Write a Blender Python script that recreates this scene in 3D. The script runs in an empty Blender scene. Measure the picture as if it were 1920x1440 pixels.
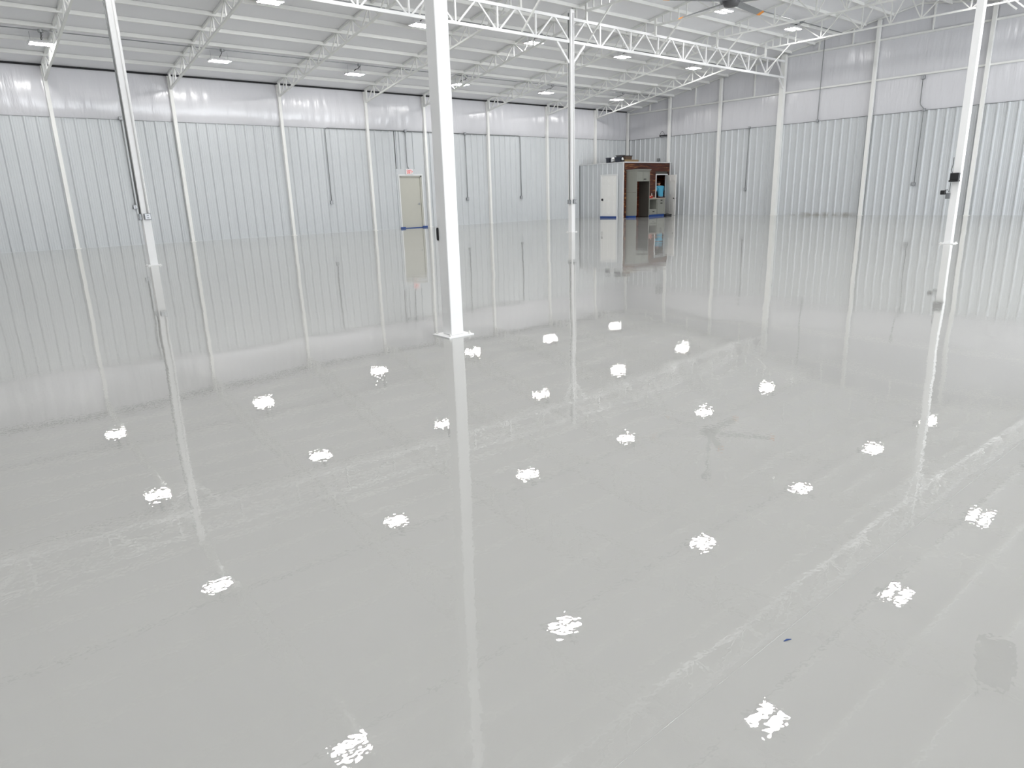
import bpy, bmesh, math, random
from mathutils import Vector, Matrix
random.seed(7)
PI = math.pi
S = bpy.context.scene
COL = S.collection

# ------------------------------------------------------------------ camera
CAM_H = 1.1408
F = Vector((0.6198, 0.7380, -0.2673)).normalized()
R = Vector((0.7601, -0.6492, -0.0292))
R = (R - F * R.dot(F)).normalized()
U = R.cross(F)
cam = bpy.data.cameras.new('camera')
cam.sensor_width = 36.0
cam.lens = 1272.4 / 1920 * 36.0
cam.clip_start = 0.02
cam.clip_end = 300
co = bpy.data.objects.new('camera', cam)
COL.objects.link(co)
m = Matrix.Identity(4)
for i in range(3):
    m[i][0] = R[i]; m[i][1] = U[i]; m[i][2] = -F[i]
m[2][3] = CAM_H
co.matrix_world = m
S.camera = co

# ------------------------------------------------------------------ world, exposure
SKY = 13.0
LAMP = 116.0
w = bpy.data.worlds.new('sky'); S.world = w
w.use_nodes = True
bg = w.node_tree.nodes['Background']
bg.inputs[0].default_value = (0.92, 0.96, 1.0, 1)
bg.inputs[1].default_value = SKY
S.view_settings.view_transform = 'Standard'
S.view_settings.look = 'None'
S.view_settings.gamma = 1.0
S.view_settings.use_curve_mapping = False
S.view_settings.exposure = 0.0
try:
    S.cycles.max_bounces = 6
    S.cycles.diffuse_bounces = 5
    S.cycles.glossy_bounces = 3
    S.cycles.caustics_reflective = False
    S.cycles.caustics_refractive = False
    S.cycles.use_adaptive_sampling = False
    S.cycles.sample_clamp_indirect = 10
except Exception:
    pass

# ------------------------------------------------------------------ dimensions (metres)
W = 24.03          # left wall (y)
D = 28.355         # back wall (x)
RW = -8.0         # right wall (y)
NX = -4.6          # near end wall (x)
EAVE = 5.05
SLOPE = 0.1655
RIDGE = 10.70
LIN = 3.66         # top of the ribbed liner
def zr(y):
    return EAVE + SLOPE * ((W - y) if y >= RIDGE else (W - 2 * RIDGE + y))
DOORS = [(6.5, 13.0, 3.6), (17.0, 25.5, 3.6)]   # open overhead doors in the right wall

for i, (a, b, h) in enumerate(DOORS):           # sky portals in the open doors
    L = bpy.data.lights.new('door_portal', 'AREA'); L.shape = 'RECTANGLE'
    L.size = b - a; L.size_y = h; L.cycles.is_portal = True
    o = bpy.data.objects.new('door_portal', L); COL.objects.link(o)
    o.location = ((a + b) / 2, RW - 0.12, h / 2); o.rotation_euler = (PI / 2, 0, 0)

# ------------------------------------------------------------------ materials
def mat(name, col, rough=0.5, metal=0.0, spec=0.5, var=0.0, vscale=6.0, bump=0.0, bscale=40.0, stretch=(1, 1, 1), emit=None, coat=0.0):
    M = bpy.data.materials.new(name); M.use_nodes = True
    nt = M.node_tree; N = nt.nodes; Lk = nt.links
    p = N['Principled BSDF']
    p.inputs['Base Color'].default_value = (*col, 1)
    p.inputs['Roughness'].default_value = rough
    p.inputs['Metallic'].default_value = metal
    p.inputs['Specular IOR Level'].default_value = spec
    p.inputs['Coat Weight'].default_value = coat
    if emit:
        p.inputs['Emission Color'].default_value = (*emit[0], 1)
        p.inputs['Emission Strength'].default_value = emit[1]
    g = N.new('ShaderNodeNewGeometry')
    mp = N.new('ShaderNodeMapping'); mp.inputs['Scale'].default_value = stretch
    Lk.new(g.outputs['Position'], mp.inputs['Vector'])
    nz = N.new('ShaderNodeTexNoise'); nz.inputs['Scale'].default_value = vscale; nz.inputs['Detail'].default_value = 4
    Lk.new(mp.outputs[0], nz.inputs['Vector'])
    mx = N.new('ShaderNodeMix'); mx.data_type = 'RGBA'
    v = max(var, 0.015)
    mx.inputs['A'].default_value = (*[c * (1 - v) for c in col], 1)
    mx.inputs['B'].default_value = (*[min(1, c * (1 + v)) for c in col], 1)
    Lk.new(nz.outputs['Fac'], mx.inputs['Factor']); Lk.new(mx.outputs['Result'], p.inputs['Base Color'])
    if bump:
        nb = N.new('ShaderNodeTexNoise'); nb.inputs['Scale'].default_value = bscale; nb.inputs['Detail'].default_value = 3
        Lk.new(mp.outputs[0], nb.inputs['Vector'])
        b = N.new('ShaderNodeBump'); b.inputs['Distance'].default_value = bump; b.inputs['Strength'].default_value = 1
        Lk.new(nb.outputs['Fac'], b.inputs['Height']); Lk.new(b.outputs[0], p.inputs['Normal'])
    return M

MT = {}
MT['steel'] = mat('white_painted_steel', (0.87, 0.87, 0.845), 0.45, var=0.02)
MT['truss'] = mat('off_white_primed_steel', (0.84, 0.845, 0.82), 0.5, var=0.03)
MT['column'] = mat('bright_white_steel', (0.88, 0.88, 0.88), 0.4, var=0.01)
MT['vinyl'] = mat('white_vinyl_facing', (0.695, 0.695, 0.725), 0.24, spec=0.75, var=0.02, vscale=1.2, bump=0.022, bscale=2.6, stretch=(2.8, 2.8, 0.4))
MT['vinyl_roof'] = mat('roof_vinyl_facing', (0.84, 0.84, 0.86), 0.4, spec=0.35, var=0.03, vscale=0.8, bump=0.006, bscale=1.5)
MT['galv'] = mat('galvanised_conduit', (0.33, 0.34, 0.35), 0.4, 0.7, var=0.08, vscale=30)
MT['conduit'] = mat('grey_conduit', (0.26, 0.27, 0.27), 0.4, 0.2, var=0.05, vscale=20)
MT['box'] = mat('grey_outlet_box', (0.22, 0.23, 0.24), 0.4, 0.4, var=0.06, vscale=30)
MT['boxface'] = mat('pale_cover_plate', (0.48, 0.49, 0.51), 0.35, 0.2)
MT['black'] = mat('black_plastic', (0.012, 0.012, 0.014), 0.4)
MT['cord'] = mat('dark_cord', (0.05, 0.05, 0.055), 0.6)
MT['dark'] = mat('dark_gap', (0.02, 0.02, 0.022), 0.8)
MT['lampbody'] = mat('white_lamp_housing', (0.75, 0.75, 0.76), 0.4)
MT['led'] = mat('led_panel', (0.9, 0.9, 0.9), 0.4, emit=((1.0, 0.985, 0.97), LAMP))
MT['doorleaf'] = mat('beige_door_paint', (0.50, 0.495, 0.44), 0.45, var=0.02)
MT['frame'] = mat('white_trim_paint', (0.76, 0.77, 0.77), 0.4)
MT['panel'] = mat('white_panel_door_paint', (0.88, 0.875, 0.85), 0.4)
MT['tape'] = mat('blue_masking_tape', (0.022, 0.07, 0.26), 0.6, var=0.12, vscale=25)
MT['cab'] = mat('sage_grey_cabinet_paint', (0.26, 0.265, 0.235), 0.45, var=0.02)
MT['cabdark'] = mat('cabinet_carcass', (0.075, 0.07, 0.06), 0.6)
MT['top'] = mat('pale_worktop', (0.42, 0.33, 0.26), 0.5, var=0.1)
MT['red'] = mat('red_plastic', (0.45, 0.03, 0.02), 0.45)
MT['cream'] = mat('cream_plastic', (0.66, 0.6, 0.48), 0.5)
MT['cardboard'] = mat('brown_cardboard', (0.27, 0.19, 0.10), 0.8, var=0.1)
MT['browndark'] = mat('dark_brown_carton', (0.10, 0.062, 0.04), 0.7, var=0.15)
MT['navy'] = mat('dark_blue_grey_plastic', (0.022, 0.026, 0.04), 0.4)
MT['fan'] = mat('grey_fan_aluminium', (0.33, 0.34, 0.35), 0.4, 0.4)
MT['orange'] = mat('orange_fan_tip', (0.85, 0.30, 0.02), 0.45)
MT['skin'] = mat('skin', (0.42, 0.22, 0.15), 0.55)
MT['shirt'] = mat('light_blue_cotton', (0.10, 0.42, 0.62), 0.85, var=0.08, vscale=15, bump=0.004, bscale=18)
MT['trousers'] = mat('dark_denim', (0.03, 0.035, 0.055), 0.85, var=0.15)
MT['hair'] = mat('dark_brown_hair', (0.02, 0.013, 0.01), 0.6)
MT['signred'] = mat('red_lettering', (0.75, 0.05, 0.04), 0.4, emit=((1.0, 0.08, 0.05), 0.15))
MT['sign'] = mat('white_sign_housing', (0.8, 0.79, 0.79), 0.4)
MT['bead'] = mat('glossy_joint_filler', (0.42, 0.42, 0.40), 0.06)
MT['concrete'] = mat('outside_concrete', (0.36, 0.355, 0.34), 0.8, var=0.08, vscale=0.7)
MT['boxdark'] = mat('grey_heater_enamel', (0.10, 0.10, 0.105), 0.5)

def liner_mat():
    M = mat('white_ribbed_liner_steel', (0.60, 0.622, 0.638), 0.38, spec=0.4, var=0.02, vscale=0.6)
    nt = M.node_tree; N = nt.nodes; Lk = nt.links; p = N['Principled BSDF']
    src = p.inputs['Base Color'].links[0].from_socket
    g = N.new('ShaderNodeNewGeometry'); sp = N.new('ShaderNodeSeparateXYZ'); Lk.new(g.outputs['Position'], sp.inputs[0])
    def rng(sock, a, b, c, d):
        n = N.new('ShaderNodeMapRange'); n.interpolation_type = 'SMOOTHSTEP'
        n.inputs['From Min'].default_value = a; n.inputs['From Max'].default_value = b
        n.inputs['To Min'].default_value = c; n.inputs['To Max'].default_value = d
        Lk.new(sock, n.inputs['Value']); return n.outputs[0]
    def mul(a, b):
        n = N.new('ShaderNodeMath'); n.operation = 'MULTIPLY'; Lk.new(a, n.inputs[0]); Lk.new(b, n.inputs[1]); return n.outputs[0]
    nz = N.new('ShaderNodeTexNoise'); nz.inputs['Scale'].default_value = 3.5; nz.inputs['Detail'].default_value = 6
    Lk.new(g.outputs['Position'], nz.inputs['Vector'])
    k = mul(mul(rng(sp.outputs[2], 0.0, 0.16, 0.75, 0), rng(sp.outputs[0], 27.5, 28, 0, 1)),
            mul(rng(sp.outputs[1], 12.0, 12.5, 0, 1), rng(sp.outputs[1], 14.6, 15.3, 1, 0)))
    k = mul(k, rng(nz.outputs['Fac'], 0.30, 0.72, 0, 1))
    mx = N.new('ShaderNodeMix'); mx.data_type = 'RGBA'
    Lk.new(k, mx.inputs['Factor']); Lk.new(src, mx.inputs['A']); mx.inputs['B'].default_value = (0.17, 0.14, 0.09, 1)
    Lk.new(mx.outputs['Result'], p.inputs['Base Color'])
    return M
MT['liner'] = liner_mat()

def floor_mat():
    M = bpy.data.materials.new('grey_epoxy_base'); M.use_nodes = True
    nt = M.node_tree; N = nt.nodes; Lk = nt.links; p = N['Principled BSDF']
    p.inputs['Roughness'].default_value = 0.6
    p.inputs['Specular IOR Level'].default_value = 0.0
    g = N.new('ShaderNodeNewGeometry')
    n1 = N.new('ShaderNodeTexNoise'); n1.inputs['Scale'].default_value = 0.35; n1.inputs['Detail'].default_value = 5
    Lk.new(g.outputs['Position'], n1.inputs['Vector'])
    mx = N.new('ShaderNodeMix'); mx.data_type = 'RGBA'
    mx.inputs['A'].default_value = (0.402, 0.402, 0.388, 1); mx.inputs['B'].default_value = (0.444, 0.445, 0.430, 1)
    Lk.new(n1.outputs['Fac'], mx.inputs['Factor']); Lk.new(mx.outputs['Result'], p.inputs['Base Color'])
    return M
def coat_mat():
    """clear glossy top coat: Fresnel reflection over a fully clear film, with the gentle waves of a hand-rolled floor"""
    M = bpy.data.materials.new('clear_epoxy_coat'); M.use_nodes = True
    nt = M.node_tree; N = nt.nodes; Lk = nt.links; N.remove(N['Principled BSDF'])
    g = N.new('ShaderNodeNewGeometry')
    prev = None
    for sc, dist, det in ((0.42, 0.013, 0.0), (1.7, 0.0013, 1.0), (44.0, 0.00011, 1.0)):
        n = N.new('ShaderNodeTexNoise'); n.inputs['Scale'].default_value = sc; n.inputs['Detail'].default_value = det
        Lk.new(g.outputs['Position'], n.inputs['Vector'])
        b = N.new('ShaderNodeBump'); b.inputs['Strength'].default_value = 1.0; b.inputs['Distance'].default_value = dist
        Lk.new(n.outputs['Fac'], b.inputs['Height'])
        if prev: Lk.new(prev.outputs[0], b.inputs['Normal'])
        prev = b
    fr = N.new('ShaderNodeFresnel'); fr.inputs['IOR'].default_value = 1.52; Lk.new(prev.outputs[0], fr.inputs['Normal'])
    inv = N.new('ShaderNodeMath'); inv.operation = 'SUBTRACT'; inv.inputs[0].default_value = 1.0; Lk.new(g.outputs['Backfacing'], inv.inputs[1])
    ml = N.new('ShaderNodeMath'); ml.operation = 'MULTIPLY'; Lk.new(fr.outputs[0], ml.inputs[0]); Lk.new(inv.outputs[0], ml.inputs[1])
    tr = N.new('ShaderNodeBsdfTransparent'); gl = N.new('ShaderNodeBsdfGlossy'); gl.inputs['Roughness'].default_value = 0.012
    gl.inputs['Color'].default_value = (0.97, 0.97, 0.96, 1)
    Lk.new(prev.outputs[0], gl.inputs['Normal'])
    mx = N.new('ShaderNodeMixShader'); Lk.new(ml.outputs[0], mx.inputs[0]); Lk.new(tr.outputs[0], mx.inputs[1]); Lk.new(gl.outputs[0], mx.inputs[2])
    Lk.new(mx.outputs[0], N['Material Output'].inputs['Surface'])
    return M
MT['coat'] = coat_mat()
MT['floor'] = floor_mat()

def wood_mat():
    M = bpy.data.materials.new('dark_stained_cedar'); M.use_nodes = True
    nt = M.node_tree; N = nt.nodes; Lk = nt.links; p = N['Principled BSDF']
    p.inputs['Roughness'].default_value = 0.32
    oi = N.new('ShaderNodeObjectInfo'); g = N.new('ShaderNodeNewGeometry')
    sc = N.new('ShaderNodeVectorMath'); sc.operation = 'SCALE'; sc.inputs['Scale'].default_value = 37.0
    ad = N.new('ShaderNodeVectorMath'); ad.operation = 'ADD'
    Lk.new(oi.outputs['Location'], sc.inputs[0]); Lk.new(g.outputs['Position'], ad.inputs[0]); Lk.new(sc.outputs[0], ad.inputs[1])
    mp = N.new('ShaderNodeMapping'); mp.inputs['Scale'].default_value = (0.9, 0.9, 7.0); Lk.new(ad.outputs[0], mp.inputs['Vector'])
    n = N.new('ShaderNodeTexNoise'); n.inputs['Scale'].default_value = 1.25; n.inputs['Detail'].default_value = 4; n.inputs['Distortion'].default_value = 1.2
    Lk.new(mp.outputs[0], n.inputs['Vector'])
    r = N.new('ShaderNodeValToRGB'); e = r.color_ramp.elements
    e[0].position = 0.36; e[0].color = (0.026, 0.005, 0.0025, 1)
    e[1].position = 0.69; e[1].color = (0.42, 0.21, 0.07, 1)
    k = e.new(0.58); k.color = (0.095, 0.020, 0.007, 1)
    Lk.new(n.outputs['Fac'], r.inputs[0]); Lk.new(r.outputs[0], p.inputs['Base Color'])
    return M
MT['wood'] = wood_mat()

# ------------------------------------------------------------------ mesh helpers
class MB:
    def __init__(s): s.v = []; s.f = []
    def add(s, v, f):
        k = len(s.v); s.v += [tuple(q) for q in v]; s.f += [tuple(i + k for i in q) for q in f]; return s
    def box(s, x0, x1, y0, y1, z0, z1):
        v = [(x0, y0, z0), (x1, y0, z0), (x1, y1, z0), (x0, y1, z0), (x0, y0, z1), (x1, y0, z1), (x1, y1, z1), (x0, y1, z1)]
        return s.add(v, [(0, 3, 2, 1), (4, 5, 6, 7), (0, 1, 5, 4), (1, 2, 6, 5), (2, 3, 7, 6), (3, 0, 4, 7)])
    def bar(s, p, q, a, b=None, side=(1, 0, 0)):
        p = Vector(p); q = Vector(q); b = b or a
        d = (q - p).normalized(); sd = Vector(side)
        if abs(d.dot(sd)) > 0.95: sd = Vector((0, 1, 0))
        n1 = (sd - d * sd.dot(d)).normalized(); n2 = d.cross(n1)
        v = []
        for c in (p, q):
            for i, j in ((-1, -1), (1, -1), (1, 1), (-1, 1)): v.append(c + n1 * (i * a / 2) + n2 * (j * b / 2))
        return s.add(v, [(0, 3, 2, 1), (4, 5, 6, 7), (0, 1, 5, 4), (1, 2, 6, 5), (2, 3, 7, 6), (3, 0, 4, 7)])
    def tube(s, pts, r, n=8, caps=True):
        pts = [Vector(p) for p in pts]; rings = []
        rr = r if isinstance(r, (list, tuple)) else [r] * len(pts)
        up = Vector((0.31, 0.17, 0.93))
        for i, p in enumerate(pts):
            d = (pts[min(i + 1, len(pts) - 1)] - pts[max(i - 1, 0)]).normalized()
            a = d.cross(up)
            if a.length < 0.1: a = d.cross(Vector((1, 0, 0)))
            a.normalize(); b = d.cross(a)
            rings.append([p + (a * math.cos(2 * PI * k / n) + b * math.sin(2 * PI * k / n)) * rr[i] for k in range(n)])
        v = [q for R_ in rings for q in R_]; f = []
        for i in range(len(pts) - 1):
            for k in range(n):
                f.append((i * n + k, i * n + (k + 1) % n, (i + 1) * n + (k + 1) % n, (i + 1) * n + k))
        if caps:
            f.append(tuple(range(n))[::-1]); f.append(tuple((len(pts) - 1) * n + k for k in range(n)))
        return s.add(v, f)
    def lathe(s, prof, c=(0, 0, 0), n=16):
        v = []; f = []
        for r, z in prof:
            for k in range(n): v.append((c[0] + r * math.cos(2 * PI * k / n), c[1] + r * math.sin(2 * PI * k / n), c[2] + z))
        for i in range(len(prof) - 1):
            for k in range(n): f.append((i * n + k, i * n + (k + 1) % n, (i + 1) * n + (k + 1) % n, (i + 1) * n + k))
        f.append(tuple(range(n))[::-1]); f.append(tuple((len(prof) - 1) * n + k for k in range(n)))
        return s.add(v, f)
    def prism(s, poly, z0, z1):
        n = len(poly)
        v = [(x, y, z0) for x, y in poly] + [(x, y, z1) for x, y in poly]
        return s.add(v, [tuple(range(n))[::-1], tuple(range(n, 2 * n))] + [(i, (i + 1) % n, n + (i + 1) % n, n + i) for i in range(n)])
    def mesh(s, name):
        me = bpy.data.meshes.new(name); me.from_pydata(s.v, [], s.f); me.update()
        bm = bmesh.new(); bm.from_mesh(me); bmesh.ops.recalc_face_normals(bm, faces=bm.faces); bm.to_mesh(me); bm.free()
        return me

def link(name, me, material, parent=None, loc=(0, 0, 0), bevel=0.0, smooth=False):
    if not me.materials: me.materials.append(MT[material])
    if smooth:
        for q in me.polygons: q.use_smooth = True
    o = bpy.data.objects.new(name, me); COL.objects.link(o); o.location = loc
    if parent: o.parent = parent
    if bevel:
        b = o.modifiers.new('bevel', 'BEVEL'); b.width = bevel; b.segments = 2; b.limit_method = 'ANGLE'
    return o
def part(name, mb, material, parent=None, **k): return link(name, mb.mesh(name), material, parent, **k)
def tag(o, label=None, cat=None, group=None, kind=None):
    if label: o['label'] = label
    if cat: o['category'] = cat
    if group: o['group'] = group
    if kind: o['kind'] = kind
    return o
def thing(name, label, cat, loc=(0, 0, 0), rz=0, group=None):
    o = bpy.data.objects.new(name, None); COL.objects.link(o); o.location = loc; o.rotation_euler = (0, 0, rz)
    o.empty_display_size = 0.2
    return tag(o, label, cat, group)
def struct(name, mb, material, label, cat='structure'):
    o = part(name, mb, material); return tag(o, label, cat, None, 'structure')
def copy_tree(o, parent=None):
    c = o.copy(); COL.objects.link(c); c.parent = parent
    for ch in list(o.children): copy_tree(ch, c)
    return c
ORD = ['first', 'second', 'third', 'fourth', 'fifth', 'sixth', 'seventh', 'eighth', 'ninth', 'tenth', 'eleventh', 'twelfth']

# ------------------------------------------------------------------ floor and ground
floor = struct('floor', MB().box(NX - 0.2, D + 0.15, RW - 0.2, W + 0.15, -0.2, 0), 'floor', 'glossy light grey epoxy floor mirroring the whole hall', 'floor')
cc = MB().add([(NX, RW, 0.0004), (D, RW, 0.0004), (D, W, 0.0004), (NX, W, 0.0004)], [(0, 1, 2, 3)])
part('clear_coat', cc, 'coat', floor)
j = MB().tube([(NX, 0.772, 0.0), (0.0, 0.756, 0.0), (6, 0.700, 0.0)], 0.0007, 8)
part('joint_bead', j, 'bead', floor, smooth=True)
sp = MB()
sp.tube([(1.505, 0.722, 0.001), (1.516, 0.719, 0.002), (1.527, 0.713, 0.001)], [0.001, 0.0022, 0.001], 6)
part('blue_speck', sp, 'tape', floor)

# ------------------------------------------------------------------ ceiling
mb = MB()
t = 0.16
ys = [W + 0.2, RIDGE, RW - 0.2]
zz = zr
v = []
for x in (NX - 0.2, D + 0.15):
    for y in ys: v.append((x, y, zz(y)))
    for y in ys: v.append((x, y, zz(y) + t))
mb.add(v, [(0, 1, 7, 6), (1, 2, 8, 7), (3, 9, 10, 4), (4, 10, 11, 5), (0, 3, 4, 1), (1, 4, 5, 2), (6, 7, 10, 9), (7, 8, 11, 10), (0, 6, 9, 3), (2, 5, 11, 8)])
ceiling = struct('ceiling', mb, 'vinyl_roof', 'pitched ceiling of white vinyl insulation between purlins', 'ceiling')
# purlins, one piece per line
pm = MB().box(0, D - NX - 0.02, -0.03, 0.03, -0.095, 0.0).mesh('purlin')
PUR = []
y = 23.12
while y > RIDGE + 0.25:
    PUR.append(y); y -= 0.957
PUR_ALL = PUR + [q for q in [2 * RIDGE - y for y in PUR] + [2 * RIDGE - 23.12 - 0.957 * k for k in range(1, 7)] if q > RW + 0.1]
for y in PUR_ALL:
    link('purlin', pm, 'steel', ceiling, (NX + 0.01, y, zr(y) - 0.002))

# ------------------------------------------------------------------ walls
def sheet_mesh(name, n, along, h, pitch=0.305, rib=0.042):
    """ribbed liner sheet: ribs stand proud towards -normal; built in local (u, depth, z)"""
    prof = []
    for k in range(n):
        u = k * pitch
        prof += [(u, 0), (u + 0.028, 0), (u + 0.060, rib), (u + 0.092, rib), (u + 0.124, 0), (u + 0.178, 0), (u + 0.186, 0.005), (u + 0.198, 0.005), (u + 0.206, 0), (u + 0.238, 0), (u + 0.246, 0.005), (u + 0.258, 0.005), (u + 0.266, 0)]
    prof.append((n * pitch - 0.0015, 0.0))
    v = []
    for z in (0.0, h):
        for u, d in prof: v.append((u, -d, z) if along == 'x' else (-d, u, z))
    k = len(prof)
    b = MB().add(v, [(i, i + 1, k + i + 1, k + i) for i in range(k - 1)])
    me = bpy.data.meshes.new(name); me.from_pydata(b.v, [], b.f if along == 'x' else [q[::-1] for q in b.f]); me.update()
    return me

wl = struct('wall_left', MB().box(NX - 0.2, D + 0.15, W + 0.03, W + 0.15, 0, EAVE - 0.03), 'vinyl', 'long left wall with white ribbed steel liner under vinyl insulation', 'wall')
wb_mb = MB()
poly = [(RW - 0.15, 0), (W + 0.15, 0), (W + 0.15, EAVE - 0.02), (RIDGE, zr(RIDGE) - 0.005), (RW - 0.15, zr(RW) - 0.02)]
n = len(poly)
wb_mb.add([(D + 0.03, a, b) for a, b in poly] + [(D + 0.15, a, b) for a, b in poly],
          [tuple(range(n)), tuple(range(n, 2 * n))[::-1]] + [(i, n + i, n + (i + 1) % n, (i + 1) % n) for i in range(n)])
wb = struct('wall_back', wb_mb, 'vinyl', 'back gable wall with white ribbed steel liner under vinyl insulation', 'wall')
wn_mb = MB()
wn_mb.add([(NX, a, b) for a, b in poly] + [(NX - 0.12, a, b) for a, b in poly],
          [tuple(range(n))[::-1], tuple(range(n, 2 * n))] + [(i, (i + 1) % n, n + (i + 1) % n, n + i) for i in range(n)])
struct('wall_front', wn_mb, 'liner', 'near gable wall of white steel behind the camera', 'wall')
mb = MB(); xs = NX - 0.12
for a, b, h in DOORS:
    mb.box(xs, a, RW - 0.12, RW, 0, zr(RW) - 0.02); mb.box(a, b, RW - 0.12, RW, h, zr(RW) - 0.02); xs = b
mb.box(xs, D + 0.15, RW - 0.12, RW, 0, zr(RW) - 0.02)
struct('wall_right', mb, 'liner', 'right wall of white steel with open overhead doors', 'wall')

EX0, EX1, EZ = 14.70, 15.71, 2.02       # rough opening of the exit door
XP = [-3.1, 0.21, 3.473, 6.726, 10.16, 13.44, 15.994, 19.203, 22.65, 25.87]   # left wall posts / roof trusses
YP = [21.356, 18.603, 15.682, 12.052, 8.395, 4.78, 1.15, -2.5]                       # back wall posts
sm = sheet_mesh('liner_panel', 3, 'x', LIN)
x = D - 36 * 0.915
first = x
segs = []
while x < D - 0.1:
    if x < EX1 and x + 0.915 > EX0:
        segs.append(x)
    else:
        link('liner_panel', sm, 'liner', wl, (x, W, 0))
    x += 0.915
# cut sheets around the exit door: one above, two narrow strips beside it
a = segs[0]; b = segs[-1] + 0.915
part('liner_panel', MB().box(a, EX0 - 0.1, W - 0.001, W + 0.002, 0, LIN).box(a + 0.05, a + 0.11, W - 0.034, W, 0, LIN), 'liner', wl)
part('liner_panel', MB().box(EX1 + 0.1, b, W - 0.001, W + 0.002, 0, LIN).box(b - 0.24, b - 0.18, W - 0.034, W, 0, LIN), 'liner', wl)
k = MB().box(EX0 - 0.1, EX1 + 0.1, W - 0.001, W + 0.002, 2.27, LIN)
for q in (0.22, 0.525, 0.83): k.box(EX0 - 0.1 + q, EX0 - 0.04 + q, W - 0.034, W, 2.27, LIN)
part('liner_panel', k, 'liner', wl)
part('base_trim', MB().box(first, EX0 - 0.1, W - 0.018, W + 0.02, 0, 0.022).box(EX1 + 0.1, D, W - 0.018, W + 0.02, 0, 0.022), 'liner', wl)
part('liner_gap_shade', MB().box(first, D, W - 0.020, W + 0.03, LIN, LIN + 0.016), 'conduit', wl)  # grey strip painting the gap and shadow line above the liner
part('eave_gap_shade', MB().box(NX, D, W - 0.005, W + 0.06, EAVE - 0.055, EAVE - 0.005), 'dark', wl)  # dark strip standing in for the unlit gap under the eave
smy = sheet_mesh('liner_panel', 3, 'y', LIN)
y = W - 0.915
while y > RW - 0.5:
    link('liner_panel', smy, 'liner', wb, (D, y, 0)); y -= 0.915
part('base_trim', MB().box(D - 0.018, D + 0.02, RW, W, 0, 0.022), 'liner', wb)
part('liner_gap_shade', MB().box(D - 0.020, D + 0.03, RW, W, LIN, LIN + 0.016), 'box', wb)  # same painted gap shadow, along the back wall

def blanket(name, wall, u0, u1, z0, ztop, axis, bulge, seed, nu=26, nz=10):
    rnd = random.Random(seed)
    ph = [rnd.uniform(0, 6.28) for _ in range(6)]; fr = [rnd.uniform(1.5, 3), rnd.uniform(4, 7), rnd.uniform(12, 19)]
    v = []; f = []
    for j in range(nz + 1):
        t_ = j / nz
        for i in range(nu + 1):
            s_ = i / nu; u = u0 + (u1 - u0) * s_
            zt = ztop(u); z = z0 + (zt - z0) * t_
            prof = math.sin(PI * min(1, t_ * 1.0)) ** 0.7 * (0.6 + 0.6 * (1 - t_))
            env = min(1, 8 * s_, 8 * (1 - s_))
            wr = sum(math.sin(fr[q] * u + ph[q] + 1.3 * t_) for q in range(3)) * 0.007
            d = bulge * prof * (0.75 + 0.25 * env) + wr * math.sin(PI * t_) ** 0.5
            v.append((u, W + 0.02 - d, z) if axis == 'x' else (D + 0.02 - d, u, z))
    for j in range(nz):
        for i in range(nu):
            a = j * (nu + 1) + i; q = (a, a + 1, a + nu + 2, a + nu + 1)
            f.append(q if axis == 'x' else q[::-1])
    me = bpy.data.meshes.new(name); me.from_pydata(v, [], f); me.update()
    link(name, me, 'vinyl', wall, smooth=True)
xx = [NX + 0.02] + XP + [D - 0.02]
for i in range(len(xx) - 1):
    blanket('insulation_blanket', wl, xx[i] + 0.01, xx[i + 1] - 0.01, LIN + 0.012, lambda u: EAVE - 0.05, 'x', 0.10, i, nu=44)
yy = [W - 0.02] + YP + [RW + 0.02]
G1, G2 = 4.90, 6.27
for i in range(len(yy) - 1):
    hi, lo = yy[i] - 0.01, yy[i + 1] + 0.01
    blanket('insulation_blanket', wb, lo, hi, LIN + 0.012, lambda u: min(G1, zr(u) - 0.02), 'y', 0.03, 40 + i)
    if zr(hi) > G1 + 0.1 or zr(lo) > G1 + 0.1:
        blanket('insulation_blanket', wb, lo, hi, G1 + 0.0, lambda u: min(G2, zr(u) - 0.012), 'y', 0.03, 60 + i)
    if max(zr(hi), zr(lo), zr((hi + lo) / 2)) > G2 + 0.1:
        blanket('insulation_blanket', wb, lo, hi, G2, lambda u: max(G2 + 0.001, zr(u) - 0.012), 'y', 0.02, 80 + i)
part('girt', MB().box(D - 0.07, D + 0.02, RW, W, G1 - 0.03, G1 + 0.03), 'truss', wb)
yl = W - (G2 - EAVE) / SLOPE - 0.15
part('girt', MB().box(D - 0.07, D + 0.02, 2 * RIDGE - yl, yl, G2 - 0.03, G2 + 0.03), 'truss', wb)
for y in (22.6, 19.98, 17.0, 14.3, 13.0, 10.25, 6.5):
    z0 = G2 if y < yl - 0.4 else G1
    part('gable_stud', MB().box(D - 0.06, D + 0.01, y - 0.025, y + 0.025, z0 + 0.03, zr(y) - 0.01), 'truss', wb)
rk = MB()
rk.bar((D - 0.03, W, EAVE - 0.03), (D - 0.03, RIDGE, zr(RIDGE) - 0.03), 0.07, 0.05)
rk.bar((D - 0.03, RW, zr(RW) - 0.03), (D - 0.03, RIDGE, zr(RIDGE) - 0.03), 0.07, 0.05)
part('rake_angle', rk, 'truss', wb)

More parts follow.
